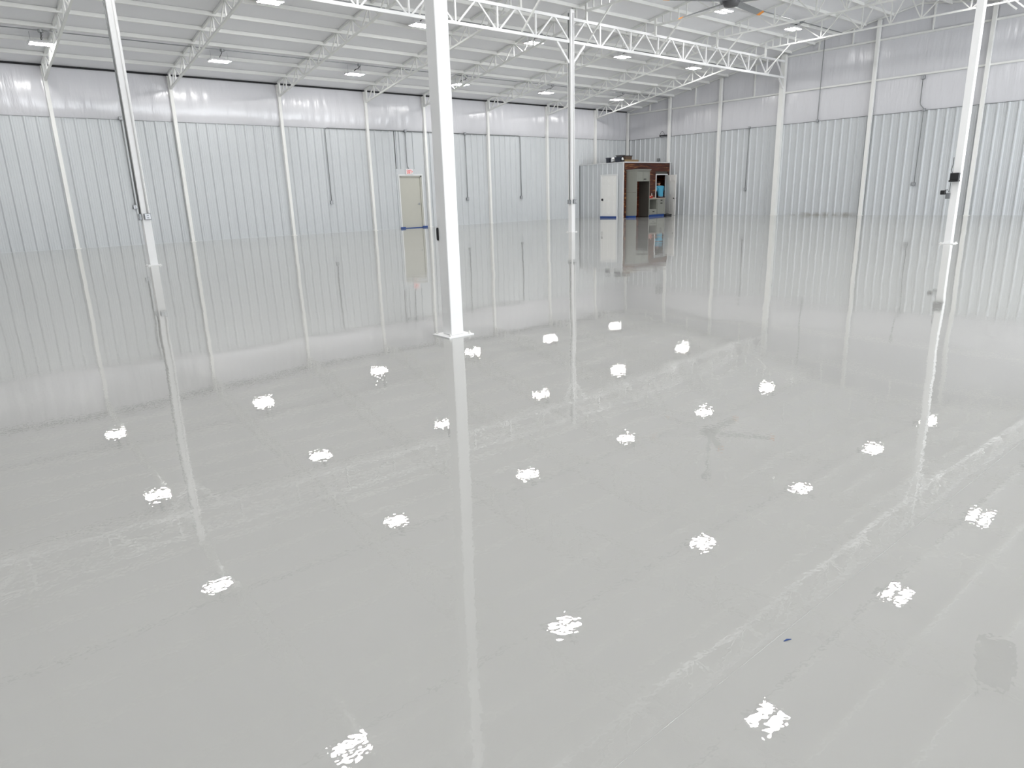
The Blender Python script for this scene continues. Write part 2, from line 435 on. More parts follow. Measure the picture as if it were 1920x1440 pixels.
# ------------------------------------------------------------------ wall posts
def wall_post(x, y, h, wx, wy, label, group):
    t_ = thing('wall_post', label, 'post', (x, y, 0), 0, group)
    part('shaft', MB().box(-wx / 2, wx / 2, -wy / 2, wy / 2, 0.012, h), 'steel', t_, bevel=0.006)
    part('base_plate', MB().box(-wx / 2 - 0.03, wx / 2 + 0.03, -wy / 2 - 0.03, wy / 2 + 0.01, 0, 0.012), 'steel', t_)
    part('cap_plate', MB().box(-wx / 2 - 0.012, wx / 2 + 0.012, -wy / 2 - 0.012, wy / 2, h, h + 0.01), 'steel', t_)
    return t_
vis = [x for x in XP if x > 0]
for x in XP:
    i = sorted(XP).index(x)
    lab = {13.44: 'white wall post just left of the exit door', 15.994: 'white wall post just right of the exit door'}.get(x)
    if lab is None:
        k = vis.index(x) if x in vis else None
        lab = ('off-white post against the left wall, behind the camera' if k is None else
               'off-white post against the left wall, outside the left edge' if k == 0 else
               'off-white slim post against the left wall, %s from the left edge' % ORD[k - 1])
    wall_post(x, W - 0.075, EAVE - 0.08, 0.10, 0.13, lab, 'posts along the left wall')
wall_post(D - 0.10, W - 0.10, EAVE - 0.10, 0.11, 0.11, 'off-white corner post where left and back walls meet', 'posts along the back wall')
BL = ['white post on the back wall beside the wooden kitchenette', 'white post on the back wall between kitchenette and girder post',
      'wide white post on the back wall carrying the girder end', 'tall white post on the back wall, first right of the girder post',
      'tall white post on the back wall just right of the black-boxed column', 'white back wall post outside the right edge', 'white back wall post far outside the right edge', 'white back wall post beside the right wall']
for y, lab in zip(YP, BL):
    wide = abs(y - 15.682) < 0.01
    wall_post(D - 0.10 - (0.03 if wide else 0), y, zr(y) - 0.10, 0.19 if wide else 0.13, 0.20 if wide else 0.12, lab, 'posts along the back wall')

# ------------------------------------------------------------------ interior columns
ROW1 = 15.17; ROW2 = 4.72
BC1, TC1 = 5.36, 5.96      # girder chord heights (centres)
def column(x, y, w_, h, label):
    t_ = thing('steel_column', label, 'column', (x, y, 0), 0, 'free-standing columns')
    part('shaft', MB().box(-w_ / 2, w_ / 2, -w_ / 2, w_ / 2, 0.012, h), 'column', t_, bevel=0.008)
    part('base_plate', MB().box(-0.13, 0.13, -0.125, 0.125, 0, 0.012), 'column', t_, bevel=0.002)
    for sx, sy in ((1, 1), (1, -1), (-1, 1), (-1, -1)):
        part('anchor_bolt', MB().lathe([(0.012, 0.012), (0.012, 0.022), (0.007, 0.023), (0.007, 0.035)], (sx * 0.1, sy * 0.098, 0), 6), 'steel', t_)
    part('cap_plate', MB().box(-w_ / 2 - 0.02, w_ / 2 + 0.02, -w_ / 2 - 0.02, w_ / 2 + 0.02, h, h + 0.012), 'column', t_)
    for s in (-1, 1):
        part('knee_brace', MB().bar((s * w_ / 2, 0, 4.80), (s * 0.56, 0, BC1 - 0.04), 0.05, 0.06, (0, 1, 0)), 'column', t_)
    return t_
PA, PB, PG, PR = (3.44, ROW1), (15.342, ROW1), (3.322, ROW2), (15.10, ROW2)
column(*PA, 0.15, 6.18, 'white square column far left with a wall clock sized grey outlet box')['label'] = 'white square column at far left carrying two grey outlet boxes'
column(*PB, 0.15, 6.18, 'slim white column under the long girder in the middle distance')
column(*PG, 0.128, 6.18, 'large bright white square column in the foreground')
column(*PR, 0.128, 6.18, 'white square column at right carrying black boxes')

# ------------------------------------------------------------------ girders
def girder(y, y2, label):
    t_ = thing('lattice_girder', label, 'girder', (0, 0, 0), 0, 'lattice girders')
    xs_ = PB[0]
    def yy_(x): return y if x <= xs_ else y + (y2 - y) * (x - xs_) / (D - 0.22 - xs_)
    def zof(x): return 0.0 if x <= xs_ else 0.12 * (x - xs_) / (D - xs_)
    def pt(x, z): return (x, yy_(x), z + zof(x))
    for z in (BC1, TC1):
        cuts = [NX + 0.05, PA[0] - 0.078, PA[0] + 0.078, xs_ - 0.078, xs_ + 0.078, D - 0.24]
        for a_, b_ in zip(cuts[0::2], cuts[1::2]):
            part('chord', MB().bar(pt(a_, z), pt(b_, z), 0.07, 0.075, (0, 1, 0)), 'column', t_)
    nodes = [xs_ - 1.364 * k for k in range(1, 15)]
    nodes = sorted(q for q in nodes if q > NX + 0.5) + [xs_] + [16.63, 18.10, 19.52, 20.95, 22.36, 23.86, 25.3, 26.73]
    for i, q in enumerate(nodes):
        if abs(q - xs_) > 0.1 and abs(q - PA[0]) > 0.3:
            part('web_bar', MB().bar(pt(q, BC1), pt(q, TC1), 0.045, 0.045, (0, 1, 0)), 'column', t_)
        nx_ = nodes[i + 1] if i + 1 < len(nodes) else D - 0.25
        mid = (q + nx_) / 2
        part('web_bar', MB().bar(pt(q + 0.07, BC1 + 0.02), pt(mid - 0.05, TC1 - 0.02), 0.04, 0.042, (0, 1, 0)), 'column', t_)
        part('web_bar', MB().bar(pt(mid + 0.05, TC1 - 0.02), pt(nx_ - 0.07, BC1 + 0.02), 0.04, 0.042, (0, 1, 0)), 'column', t_)
    part('end_brace', MB().bar(pt(D - 0.22, 4.95), pt(D - 0.62, BC1 - 0.03), 0.05, 0.055, (0, 1, 0)), 'column', t_)
    return t_
girder(ROW1, 15.62, 'white lattice girder running from the top edge to the back wall')
girder(ROW2, 4.78, 'white lattice girder above the frame over the foreground column')

# ------------------------------------------------------------------ roof trusses
BAR_CACHE = []
def truss_parts():
    out = []
    tc = lambda y: zr(y) - 0.035
    DEP = 0.42
    def bc(y): return tc(y) - DEP
    def bar(name, p, q, a, b): out.append((name, MB().bar((0, *p), (0, *q), a, b).mesh(name)))
    for sgn in (1, -1):
        Y = lambda y: y if sgn > 0 else 2 * RIDGE - y
        yo = W - 0.14 if sgn > 0 else 2 * RIDGE - RW - 0.1
        bar('chord', (Y(yo), tc(Y(yo))), (Y(RIDGE), tc(RIDGE)), 0.06, 0.06)
        bar('chord', (Y(yo), bc(Y(yo))), (Y(ROW1 - 0.02), bc(ROW1)), 0.055, 0.05)
        y = yo - 0.06
        bar('end_post', (Y(y), bc(Y(y))), (Y(y), tc(Y(y))), 0.05, 0.10)
        y -= 0.12
        while y > ROW1 + 0.4:
            y2 = y - 0.957; ym = (y + y2) / 2
            bar('web_bar', (Y(y), bc(Y(y))), (Y(ym), tc(Y(ym))), 0.03, 0.032)
            bar('web_bar', (Y(ym), tc(Y(ym))), (Y(ym), bc(Y(ym))), 0.032, 0.036)
            if y2 > ROW1: bar('web_bar', (Y(ym), tc(Y(ym))), (Y(y2), bc(Y(y2))), 0.03, 0.032)
            y = y2
        # braces from the girder up to the middle span
        bar('knee_brace', (Y(ROW1 - 0.03), BC1 + 0.04), (Y(ROW1 - 0.98), 6.24), 0.035, 0.04)
        bar('seat_post', (Y(ROW1), TC1), (Y(ROW1), tc(ROW1)), 0.06, 0.06)
    zb = 6.255
    y0, y1 = ROW1, 2 * RIDGE - ROW1
    bar('chord', (y0, zb), (y1, zb), 0.055, 0.05)
    nodes = [RIDGE + 1.4 * k - 0.46 + 0.0 for k in (-2, -1, 0, 1, 2)]
    nodes = [13.04, 11.64, RIDGE, 2 * RIDGE - 11.64, 2 * RIDGE - 13.04]
    for i, q in enumerate(nodes):
        bar('web_bar', (q, zb), (q, tc(q)), 0.036, 0.038)
        if i + 1 < len(nodes):
            md = (q + nodes[i + 1]) / 2
            bar('web_bar', (q, zb), (md, tc(md)), 0.03, 0.032); bar('web_bar', (md, tc(md)), (nodes[i + 1], zb), 0.03, 0.032)
    for q, d in ((13.04, 1), (2 * RIDGE - 13.04, -1)):
        bar('web_bar', (q, zb), (q + 0.68 * d, tc(q + 0.68 * d)), 0.03, 0.032)
        for e in (0.95, 1.25, 1.55, 1.85):
            bar('web_bar', (q + e * d, zb), (q + e * d, tc(q + e * d)), 0.03, 0.03)
    return out
TP = truss_parts()
for i, x in enumerate(XP):
    k = vis.index(x) if x in vis else None
    lab = ('white lattice roof truss behind the camera' if k is None else 'white lattice roof truss outside the left edge' if k == 0 else
           'white lattice roof truss resting on the %s left wall post from the left edge' % ORD[k - 1])
    t_ = thing('roof_truss', lab, 'truss', (x, 0, 0), 0, 'roof trusses')
    for nm, me in TP: link(nm, me, 'truss', t_)

# ------------------------------------------------------------------ ceiling conduits and high bay lights
LX = [3.256 + 4.339 * k for k in range(-1, 6)]
ROWS = [(21.80, 5.145, 21.36), (17.76, 5.86, 17.36), (13.62, 6.535, 13.30), (7.70, 6.545, 8.09), (3.76, 5.93, 4.03), (-0.36, 5.15, 0.04), (-4.4, 4.5, -4.0)]
RN = ['nearest the left wall', 'beyond the long girder', 'beside the ceiling fan', 'on the right of the ridge', 'over the foreground column', 'right of the foreground column', 'nearest the right wall']
def fixture():
    t_ = thing('high_bay_light', 'x', 'ceiling light')
    part('housing', MB().prism([(-0.29, -0.19), (0.29, -0.19), (0.31, -0.12), (0.31, 0.12), (0.29, 0.19), (-0.29, 0.19), (-0.31, 0.12), (-0.31, -0.12)], 0.012, 0.05), 'lampbody', t_, bevel=0.006)
    part('driver_box', MB().box(-0.15, 0.15, -0.05, 0.05, 0.05, 0.095), 'lampbody', t_, bevel=0.006)
    for s in (-1, 1):
        q = MB().prism([(-0.26, s * 0.115 - 0.07), (0.26, s * 0.115 - 0.07), (0.28, s * 0.115 - 0.045), (0.28, s * 0.115 + 0.045), (0.26, s * 0.115 + 0.07), (-0.26, s * 0.115 + 0.07), (-0.28, s * 0.115 + 0.045), (-0.28, s * 0.115 - 0.045)], 0.001, 0.0115)
        lp = part('lens_frame', q, 'lampbody', t_)
        part('led_panel', MB().add([(-0.27, s * 0.115 - 0.066, 0), (0.27, s * 0.115 - 0.066, 0), (0.27, s * 0.115 + 0.066, 0), (-0.27, s * 0.115 + 0.066, 0)], [(0, 3, 2, 1)]), 'led', lp)
    return t_
proto = fixture()
firstf = True
for r, (ly, lz, cy) in enumerate(ROWS):
    cz = zr(cy) - 0.115
    c = thing('conduit_run', 'thin grey ceiling conduit feeding the lamp row ' + RN[r], 'conduit', (0, cy, cz), 0, 'ceiling conduits')
    part('pipe', MB().tube([(NX + 0.05, 0, 0), (D - 0.05, 0, 0)], 0.013, 8), 'galv', c, smooth=True)
    for kx, x in enumerate(LX):
        part('junction_box', MB().lathe([(0.055, -0.035), (0.062, -0.03), (0.062, 0.03), (0.055, 0.035)], (x - 0.05, 0, -0.01), 10), 'galv', c)
        o = proto if firstf else copy_tree(proto); firstf = False
        o.location = (x, ly, lz)
        st = {0: 1, 1: 2, 2: 5}.get(r, 99)
        o['label'] = ('unseen twin-panel lamp behind the camera in the row ' + RN[r] if kx == 0 else
                      'bright twin-panel lamp, %s from the left in the row %s' % (ORD[kx - st], RN[r]) if kx >= st else
                      'unseen lamp mirrored in the floor, %s of the row %s' % (ORD[kx - 1], RN[r]))
        o['group'] = 'high bay lamps'
        up = zr(ly) - lz; dy = cy - ly; dz = cz - lz
        for s in (-1, 1):
            part('hanging_wire', MB().tube([(s * 0.24, 0, 0.05), (s * 0.24, 0, up)], 0.003, 5), 'galv', o)
        rnd = random.Random(r * 10 + kx); a = rnd.uniform(-0.07, 0.07)
        pts = []
        P0, P3 = Vector((0.0, 0.0, 0.09)), Vector((-0.05, dy, dz - 0.03)); P1 = P0 + Vector((a, 0, 0.12)); P2 = P3 + Vector((-a, 0, -0.14))
        for q in range(9):
            s_ = q / 8; pts.append(P0 * (1 - s_) ** 3 + P1 * 3 * s_ * (1 - s_) ** 2 + P2 * 3 * s_ * s_ * (1 - s_) + P3 * s_ ** 3)
        part('cord', MB().tube(pts, 0.008, 6), 'cord', o, smooth=True)

# ------------------------------------------------------------------ ceiling fan
fan = thing('ceiling_fan', 'large grey ceiling fan with orange blade tips hanging under the ridge', 'fan', (16.5, RIDGE, 5.65))
part('downrod', MB().tube([(0, 0, 0.15), (0, 0, zr(RIDGE) - 5.66)], 0.035, 12), 'fan', fan, smooth=True)
part('mount_bracket', MB().box(-0.12, 0.12, -0.08, 0.08, zr(RIDGE) - 5.65 - 0.10, zr(RIDGE) - 5.65 - 0.03), 'fan', fan)
part('motor', MB().lathe([(0.08, -0.13), (0.17, -0.11), (0.21, -0.03), (0.21, 0.06), (0.14, 0.13), (0.06, 0.17)], (0, 0, 0), 20), 'boxdark', fan, smooth=True)
part('hub_plate', MB().lathe([(0.27, -0.015), (0.28, 0.0), (0.27, 0.015)], (0, 0, 0), 20), 'fan', fan)
for k in range(5):
    a = math.radians(7 + 72 * k)
    M4 = Matrix.Rotation(a, 4, 'Z')
    def blade(r0, r1, w0, w1):
        b = MB(); v = []
        for r_, w_ in ((r0, w0), (r1, w1)):
            for s_, h_ in ((-0.5, 0.006), (0.0, 0.022), (0.5, -0.010), (0.0, 0.002)):
                v.append(M4 @ Vector((r_, s_ * w_, h_ + s_ * w_ * -0.35)))
        return b.add(v, [(0, 1, 2, 3), (7, 6, 5, 4), (0, 4, 5, 1), (1, 5, 6, 2), (2, 6, 7, 3), (3, 7, 4, 0)])
    bl = part('blade', blade(0.22, 1.68, 0.17, 0.16), 'fan', fan)
    tag(part('blade_tip', blade(1.68, 1.84, 0.175, 0.13), 'orange', bl), 'orange blade tip')
for k in range(4):
    a = PI / 4 + k * PI / 2
    part('guy_wire', MB().tube([(0.12 * math.cos(a), 0.12 * math.sin(a), 0.12), (1.1 * math.cos(a), 0.9 * math.sin(a), zr(RIDGE + 0.9) - 5.65 - 0.05)], 0.004, 5), 'galv', fan)

# unit heater hanging over the near right side (seen in the floor)
h = thing('unit_heater', 'dark grey unit heater hung from the roof, mirrored in the floor at right', 'heater', (10.2, 1.92, 5.05), 0.3)
part('cabinet', MB().box(-0.30, 0.30, -0.2, 0.2, 0.1, 0.5), 'boxdark', h, bevel=0.02)
for k in range(6): part('louvre', MB().box(-0.26, 0.26, -0.23, -0.202, 0.14 + k * 0.056, 0.165 + k * 0.056), 'box', h)
for sx in (-1, 1):
    for sy in (-1, 1):
        X = 10.2 + sx * 0.24 * math.cos(0.3) - sy * 0.14 * math.sin(0.3); Y = 1.92 + sx * 0.24 * math.sin(0.3) + sy * 0.14 * math.cos(0.3)
        part('hanger_rod', MB().tube([(sx * 0.24, sy * 0.14, 0.5), (sx * 0.24, sy * 0.14, zr(Y) - 5.05)], 0.008, 6), 'galv', h)

# ------------------------------------------------------------------ exit door in the left wall
d1 = struct('door_1', MB().box(EX0 + 0.03, EX1 - 0.03, W + 0.02, W + 0.028, 0.0, EZ), 'frame', 'beige exit door in a white frame in the left wall', 'door')
fr = MB().box(EX0 - 0.02, EX0 + 0.05, W - 0.045, W + 0.02, 0, EZ).box(EX1 - 0.05, EX1 + 0.02, W - 0.045, W + 0.02, 0, EZ).box(EX0 - 0.02, EX1 + 0.02, W - 0.045, W + 0.02, EZ - 0.05, EZ + 0.03)
part('door_frame', fr, 'doorleaf', d1)
ff = MB().box(EX0 - 0.06, EX0 - 0.01, W - 0.075, W + 0.02, 0, EZ + 0.05).box(EX1 + 0.01, EX1 + 0.06, W - 0.075, W + 0.02, 0, EZ + 0.05).box(EX0 - 0.01, EX1 + 0.01, W - 0.075, W + 0.02, EZ, EZ + 0.05)
part('casing', ff, 'frame', d1)
tr = MB().box(EX0 - 0.12, EX0 - 0.02, W - 0.04, W + 0.01, 0, 2.27).box(EX1 + 0.02, EX1 + 0.12, W - 0.04, W + 0.01, 0, 2.27).box(EX0 - 0.02, EX1 + 0.02, W - 0.04, W + 0.01, EZ + 0.03, 2.27)
part('surround_trim', tr, 'liner', d1)
leaf = part('leaf', MB().box(EX0 + 0.05, EX1 - 0.05, W - 0.005, W + 0.018, 0.02, EZ - 0.05), 'doorleaf', d1)
hd = MB().tube([(EX1 - 0.13, W - 0.006, 0.93), (EX1 - 0.13, W - 0.06, 0.93), (EX1 - 0.24, W - 0.06, 0.93)], 0.012, 8)
part('handle', hd, 'galv', leaf, smooth=True)
part('rose', MB().box(EX1 - 0.16, EX1 - 0.10, W - 0.012, W - 0.005, 0.89, 0.97), 'galv', leaf, bevel=0.003)
for z in (0.25, 1.0, 1.75): part('hinge', MB().box(EX0 + 0.045, EX0 + 0.065, W - 0.012, W - 0.004, z, z + 0.1), 'galv', leaf)

tp = thing('masking_tape', 'blue masking tape across the threshold of the exit door', 'tape', (EX0, W - 0.05, 0))
part('strip', MB().box(0.0, 0.98, -0.035, 0.0, 0.001, 0.026), 'tape', tp)
part('wrapped_end', MB().box(-0.12, 0.10, -0.075, -0.04, 0.001, 0.06), 'tape', tp, bevel=0.008)
part('wrapped_end', MB().box(0.92, 1.14, -0.075, -0.04, 0.001, 0.06), 'tape', tp, bevel=0.008)

# exit sign with its lettering
sg = thing('exit_sign', 'small white exit sign with red letters above the exit door', 'sign', (15.15, W - 0.075, 2.07))
part('housing', MB().box(-0.16, 0.16, -0.03, 0.03, 0, 0.20), 'sign', sg, bevel=0.008)
part('mount', MB().box(-0.05, 0.05, 0.03, 0.035, 0.05, 0.15), 'sign', sg)
def letters(px):
    y0, y1 = -0.034, -0.0305; h0, h1 = 0.03, 0.17; s = 0.016
    def b(x0, x1, z0, z1): return MB().box(x0, x1, y0, y1, z0, z1)
    e = MB().box(px, px + s, y0, y1, h0, h1)
    for z in (h0, (h0 + h1) / 2 - s / 2, h1 - s): e.box(px + s, px + 0.05, y0, y1, z, z + s)
    x_ = MB().bar((px + 0.065, -0.032, h0), (px + 0.115, -0.032, h1), s, 0.0034, (1, 0, 0)).bar((px + 0.115, -0.0321, h0), (px + 0.065, -0.0321, h1), s, 0.0034, (1, 0, 0))
    i_ = b(px + 0.13, px + 0.13 + s, h0, h1)
    t_ = b(px + 0.16, px + 0.215, h1 - s, h1).box(px + 0.18, px + 0.18 + s, y0, y1, h0, h1 - s)
    return [e, x_, i_, t_]
for q in letters(-0.125): part('letter', q, 'signred', sg)
part('chevron', MB().add([(0.115, -0.034, 0.07), (0.15, -0.034, 0.10), (0.115, -0.034, 0.13), (0.115, -0.0305, 0.07), (0.15, -0.0305, 0.10), (0.115, -0.0305, 0.13)], [(0, 1, 2), (5, 4, 3), (0, 3, 4, 1), (1, 4, 5, 2), (2, 5, 3, 0)]), 'signred', sg)

# ------------------------------------------------------------------ conduits and outlets on walls and columns
def drop(label, pts, box_at=None, face='-y', jb=None, r=0.013, material='conduit'):
    o = Vector(pts[-1]); o.z = 0 if False else o.z
    t_ = thing('conduit_drop', label, 'conduit', o, 0, 'wall conduits')
    part('pipe', MB().tube([Vector(p) - o for p in pts], r, 8), material, t_, smooth=True)
    def bx(c, nm, s=0.06, dp=0.05):
        c = Vector(c) - o
        m_ = MB()
        if face == '-y': m_.box(c.x - s, c.x + s, c.y - dp / 2, c.y + dp / 2, c.z - s, c.z + s)
        else: m_.box(c.x - dp / 2, c.x + dp / 2, c.y - s, c.y + s, c.z - s, c.z + s)
        b_ = part(nm, m_, 'box', t_, bevel=0.006)
        k = MB(); e = s * 0.8
        if face == '-y': k.box(c.x - e, c.x + e, c.y - dp / 2 - 0.004, c.y - dp / 2, c.z - e, c.z + e)
        else: k.box(c.x - dp / 2 - 0.004, c.x - dp / 2, c.y - e, c.y + e, c.z - e, c.z + e)
        part('cover_plate', k, 'boxface', b_)
        s2 = MB()
        for dz in (-0.022, 0.022):
            if face == '-y': s2.box(c.x - 0.018, c.x + 0.018, c.y - dp / 2 - 0.006, c.y - dp / 2 - 0.004, c.z + dz - 0.012, c.z + dz + 0.012)
            else: s2.box(c.x - dp / 2 - 0.006, c.x - dp / 2 - 0.004, c.y - 0.018, c.y + 0.018, c.z + dz - 0.012, c.z + dz + 0.012)
        part('socket', s2, 'box', b_)
    for c in (box_at or []): bx(c, 'outlet_box')
    for c in (jb or []): bx(c, 'junction_box', 0.05)
    return t_
yw = W - 0.055
def bend(a, corner, b, r=0.12):
    a, c, b = Vector(a), Vector(corner), Vector(b)
    p = c + (a - c).normalized() * r; q = c + (b - c).normalized() * r
    return [a, p] + [(p * (1 - s) ** 2 + c * 2 * s * (1 - s) + q * s * s) for s in (0.25, 0.5, 0.75)] + [q, b]
zc = LIN + 0.02
drop('grey wall conduit bending down to an outlet left of the exit door', bend((15.09, yw, zc), (11.745, yw, zc), (11.745, yw, 1.16)), [(11.745, yw, 1.10)])
drop('grey conduit dropping to the exit sign', [(15.09, yw - 0.002, zc), (15.09, yw, 2.55), (15.10, yw, 2.38), (15.15, W - 0.075, 2.275)], None, jb=[(15.09, yw - 0.03, zc)])
drop('grey conduit and outlet on the left wall right of the foreground column', [(17.98, yw, zc), (17.99, yw, 1.12)], [(17.99, yw, 1.06)], jb=[(17.98, yw - 0.03, zc)])
drop('grey wall conduit bending down to an outlet near the middle column', bend((15.15, yw, zc), (21.03, yw, zc), (21.03, yw, 1.12)), [(21.03, yw, 1.06)])
drop('grey conduit and outlet on the left wall behind the far left column', [(5.21, yw, LIN + 0.06), (5.21, yw, 1.2)], [(5.20, yw, 1.145)], jb=[(5.21, yw - 0.02, LIN + 0.04)])
xw = D - 0.055
drop('grey conduit and outlet on the back wall left of the girder post', [(xw, 17.13, LIN + 0.02), (xw, 17.17, 1.16)], [(xw, 17.17, 1.11)], '-x', jb=[(xw - 0.02, 17.12, LIN + 0.02)])
drop('grey conduit climbing the back wall insulation right of the girder post', [(xw, 14.12, LIN), (xw - 0.03, 14.10, 5.0), (xw - 0.03, 14.08, zr(14.08) - 0.05)], None, '-x', jb=[(xw - 0.01, 14.12, LIN + 0.02)])
drop('grey conduit from a high box down to a double outlet on the back wall', [(xw, 10.37, 4.72), (xw, 10.37, 3.95), (xw, 10.34, 3.85), (xw, 10.22, 3.72), (xw, 10.22, LIN - 0.1), (xw, 10.24, 1.18)], [(xw, 10.26, 1.12), (xw, 10.36, 4.78)], '-x', jb=[(xw - 0.02, 10.2, LIN + 0.02)])
sb = thing('wall_box', 'small grey box on the back wall above the kitchenette', 'box', (D - 0.06, 21.98, 2.56))
part('body', MB().box(-0.03, 0.03, -0.08, 0.08, 0, 0.14), 'box', sb, bevel=0.006)
part('cover_plate', MB().box(-0.036, -0.03, -0.06, 0.06, 0.02, 0.12), 'conduit', sb)
cm = thing('wall_camera', 'black bracket with a looped cable by the corner above the kitchenette', 'camera', (D - 0.12, 21.75, LIN + 0.07))
part('arm', MB().box(-0.04, 0.03, -0.30, 0.12, -0.03, 0.02), 'black', cm, bevel=0.006)
part('head', MB().lathe([(0.03, -0.05), (0.045, -0.02), (0.045, 0.03)], (-0.02, 0.1, 0), 10), 'black', cm)
part('cable_loop', MB().tube([(-0.02, 0.14 - 0.30 * k / 10, 0.02 + 0.17 * math.sin(PI * k / 10)) for k in range(11)], 0.008, 6), 'cord', cm, smooth=True)

# far left column: conduits and boxes
drop('white conduit with outlet box on the front of the far left column', [(PA[0] + 0.035, PA[1] - 0.09, 6.1), (PA[0] + 0.035, PA[1] - 0.09, 1.0)], [(PA[0] + 0.015, PA[1] - 0.105, 0.955)], material='column', r=0.016)
drop('grey conduit with outlet box on the side of the far left column', [(PA[0] - 0.09, PA[1], 5.9), (PA[0] - 0.09, PA[1], 1.0)], [(PA[0] - 0.105, PA[1] - 0.02, 0.95)], '-x', r=0.014)
drop('white conduit with outlet box on the front of the middle column', [(PB[0] + 0.02, PB[1] - 0.09, 6.1), (PB[0] + 0.02, PB[1] - 0.09, 0.96)], [(PB[0] + 0.03, PB[1] - 0.105, 0.915)], material='column', r=0.016)
drop('grey conduit with black outlet box on the side of the middle column', [(PB[0] - 0.09, PB[1], 6.1), (PB[0] - 0.09, PB[1], 0.96)], [(PB[0] - 0.105, PB[1], 0.91)], '-x', r=0.014)
# right column: black devices on its left face
fx = PR[0] - 0.064
bxk = thing('floodlight', 'black box floodlight clipped to the left face of the right column', 'device', (fx, PR[1], 1.15))
part('bracket', MB().box(-0.03, -0.001, -0.03, 0.03, 0.03, 0.10), 'black', bxk)
part('body', MB().box(-0.11, -0.03, -0.075, 0.075, 0.03, 0.16), 'black', bxk, bevel=0.008)
part('visor', MB().box(-0.14, -0.02, -0.08, 0.08, 0.0, 0.03), 'black', bxk, bevel=0.008)
part('cable', MB().tube([(-0.05, 0.06, 0.16), (-0.03, 0.09, 0.22), (-0.012, 0.078, 0.30), (-0.012, 0.076, 0.44)], 0.006, 6), 'cord', bxk, smooth=True)
c2 = thing('camera_unit', 'small black camera on a grey box at the back of the right column', 'device', (fx + 0.02, PR[1] + 0.064, 0.86))
part('mount_box', MB().box(-0.05, 0.04, 0.001, 0.07, -0.02, 0.09), 'box', c2, bevel=0.006)
part('head', MB().box(-0.10, -0.01, 0.07, 0.15, 0.06, 0.14), 'black', c2, bevel=0.012)
part('cable', MB().tube([(-0.04, 0.09, 0.14), (-0.03, 0.05, 0.15), (-0.03, 0.02, 0.10), (-0.03, 0.010, 0.30)], 0.005, 6), 'cord', c2, smooth=True)
# foreground column: black box at the back
c3 = thing('outlet_unit', 'thin black box just showing on the left edge of the foreground column', 'device', (PG[0] - 0.064, PG[1] + 0.03, 0.80))
part('body', MB().box(-0.010, -0.001, 0.010, 0.032, 0, 0.105), 'black', c3, bevel=0.005)
part('cover', MB().box(-0.012, -0.010, 0.013, 0.029, 0.01, 0.095), 'black', c3)

# ------------------------------------------------------------------ corner room with kitchenette
RX, RY, RZ = 24.85, 21.26, 2.47
wp = struct('wall_partition', MB().box(RX + 0.01, RX + 0.11, RY + 0.01, W - 0.04, 0, RZ), 'cabdark', 'white ribbed side wall of the corner room with a panel door', 'wall')
DY0, DY1, DZ = 21.60, 22.53, 1.90
smr = sheet_mesh('liner_panel', 3, 'y', RZ - 0.03)
for k in range(3): link('liner_panel', smr, 'liner', wp, (RX, W - 0.045 - 0.915 * (k + 1), 0))
part('top_trim', MB().box(RX - 0.05, RX + 0.12, RY - 0.02, W - 0.04, RZ - 0.03, RZ), 'frame', wp)
DX = RX - 0.043
d2 = struct('door_2', MB().box(DX - 0.004, DX + 0.004, DY0, DY1, 0.0, DZ), 'panel', 'white six-panel door in the side of the corner room', 'door')
part('door_frame', MB().box(DX - 0.045, DX - 0.004, DY0 - 0.06, DY0, 0, DZ + 0.06).box(DX - 0.045, DX - 0.004, DY1, DY1 + 0.06, 0, DZ + 0.06).box(DX - 0.045, DX - 0.004, DY0, DY1, DZ, DZ + 0.06), 'frame', d2)
lf = part('leaf', MB().box(DX - 0.024, DX - 0.004, DY0 + 0.004, DY1 - 0.004, 0.01, DZ - 0.004), 'panel', d2)
for yy0 in (DY0 + 0.12, DY0 + 0.50):
    for z0, z1 in ((0.18, 0.82), (0.98, 1.50), (1.60, 1.78)):
        q = MB()
        y0_, y1_ = yy0, yy0 + 0.31
        # raised field inside a moulded frame
        q.box(DX - 0.030, DX - 0.024, y0_, y1_, z0, z0 + 0.02).box(DX - 0.030, DX - 0.024, y0_, y1_, z1 - 0.02, z1)
        q.box(DX - 0.030, DX - 0.024, y0_, y0_ + 0.02, z0 + 0.02, z1 - 0.02).box(DX - 0.030, DX - 0.024, y1_ - 0.02, y1_, z0 + 0.02, z1 - 0.02)
        q.box(DX - 0.029, DX - 0.024, y0_ + 0.05, y1_ - 0.05, z0 + 0.05, z1 - 0.05)
        part('door_panel', q, 'panel', lf)
part('knob', MB().tube([(DX - 0.024, DY1 - 0.09, 0.83), (DX - 0.05, DY1 - 0.09, 0.83), (DX - 0.06, DY1 - 0.09, 0.83), (DX - 0.085, DY1 - 0.09, 0.83), (DX - 0.095, DY1 - 0.09, 0.83)], [0.014, 0.014, 0.052, 0.052, 0.02], 12), 'black', lf, smooth=True)
t_ = thing('masking_tape', 'blue masking tape along the bottom of the white panel door', 'tape', (RX - 0.09, DY0, 0))
part('strip', MB().box(-0.012, 0.0, -0.02, 0.98, 0.002, 0.075), 'tape', t_)
part('floor_edge', MB().box(-0.045, -0.012, -0.02, 0.98, 0.001, 0.004), 'tape', t_)

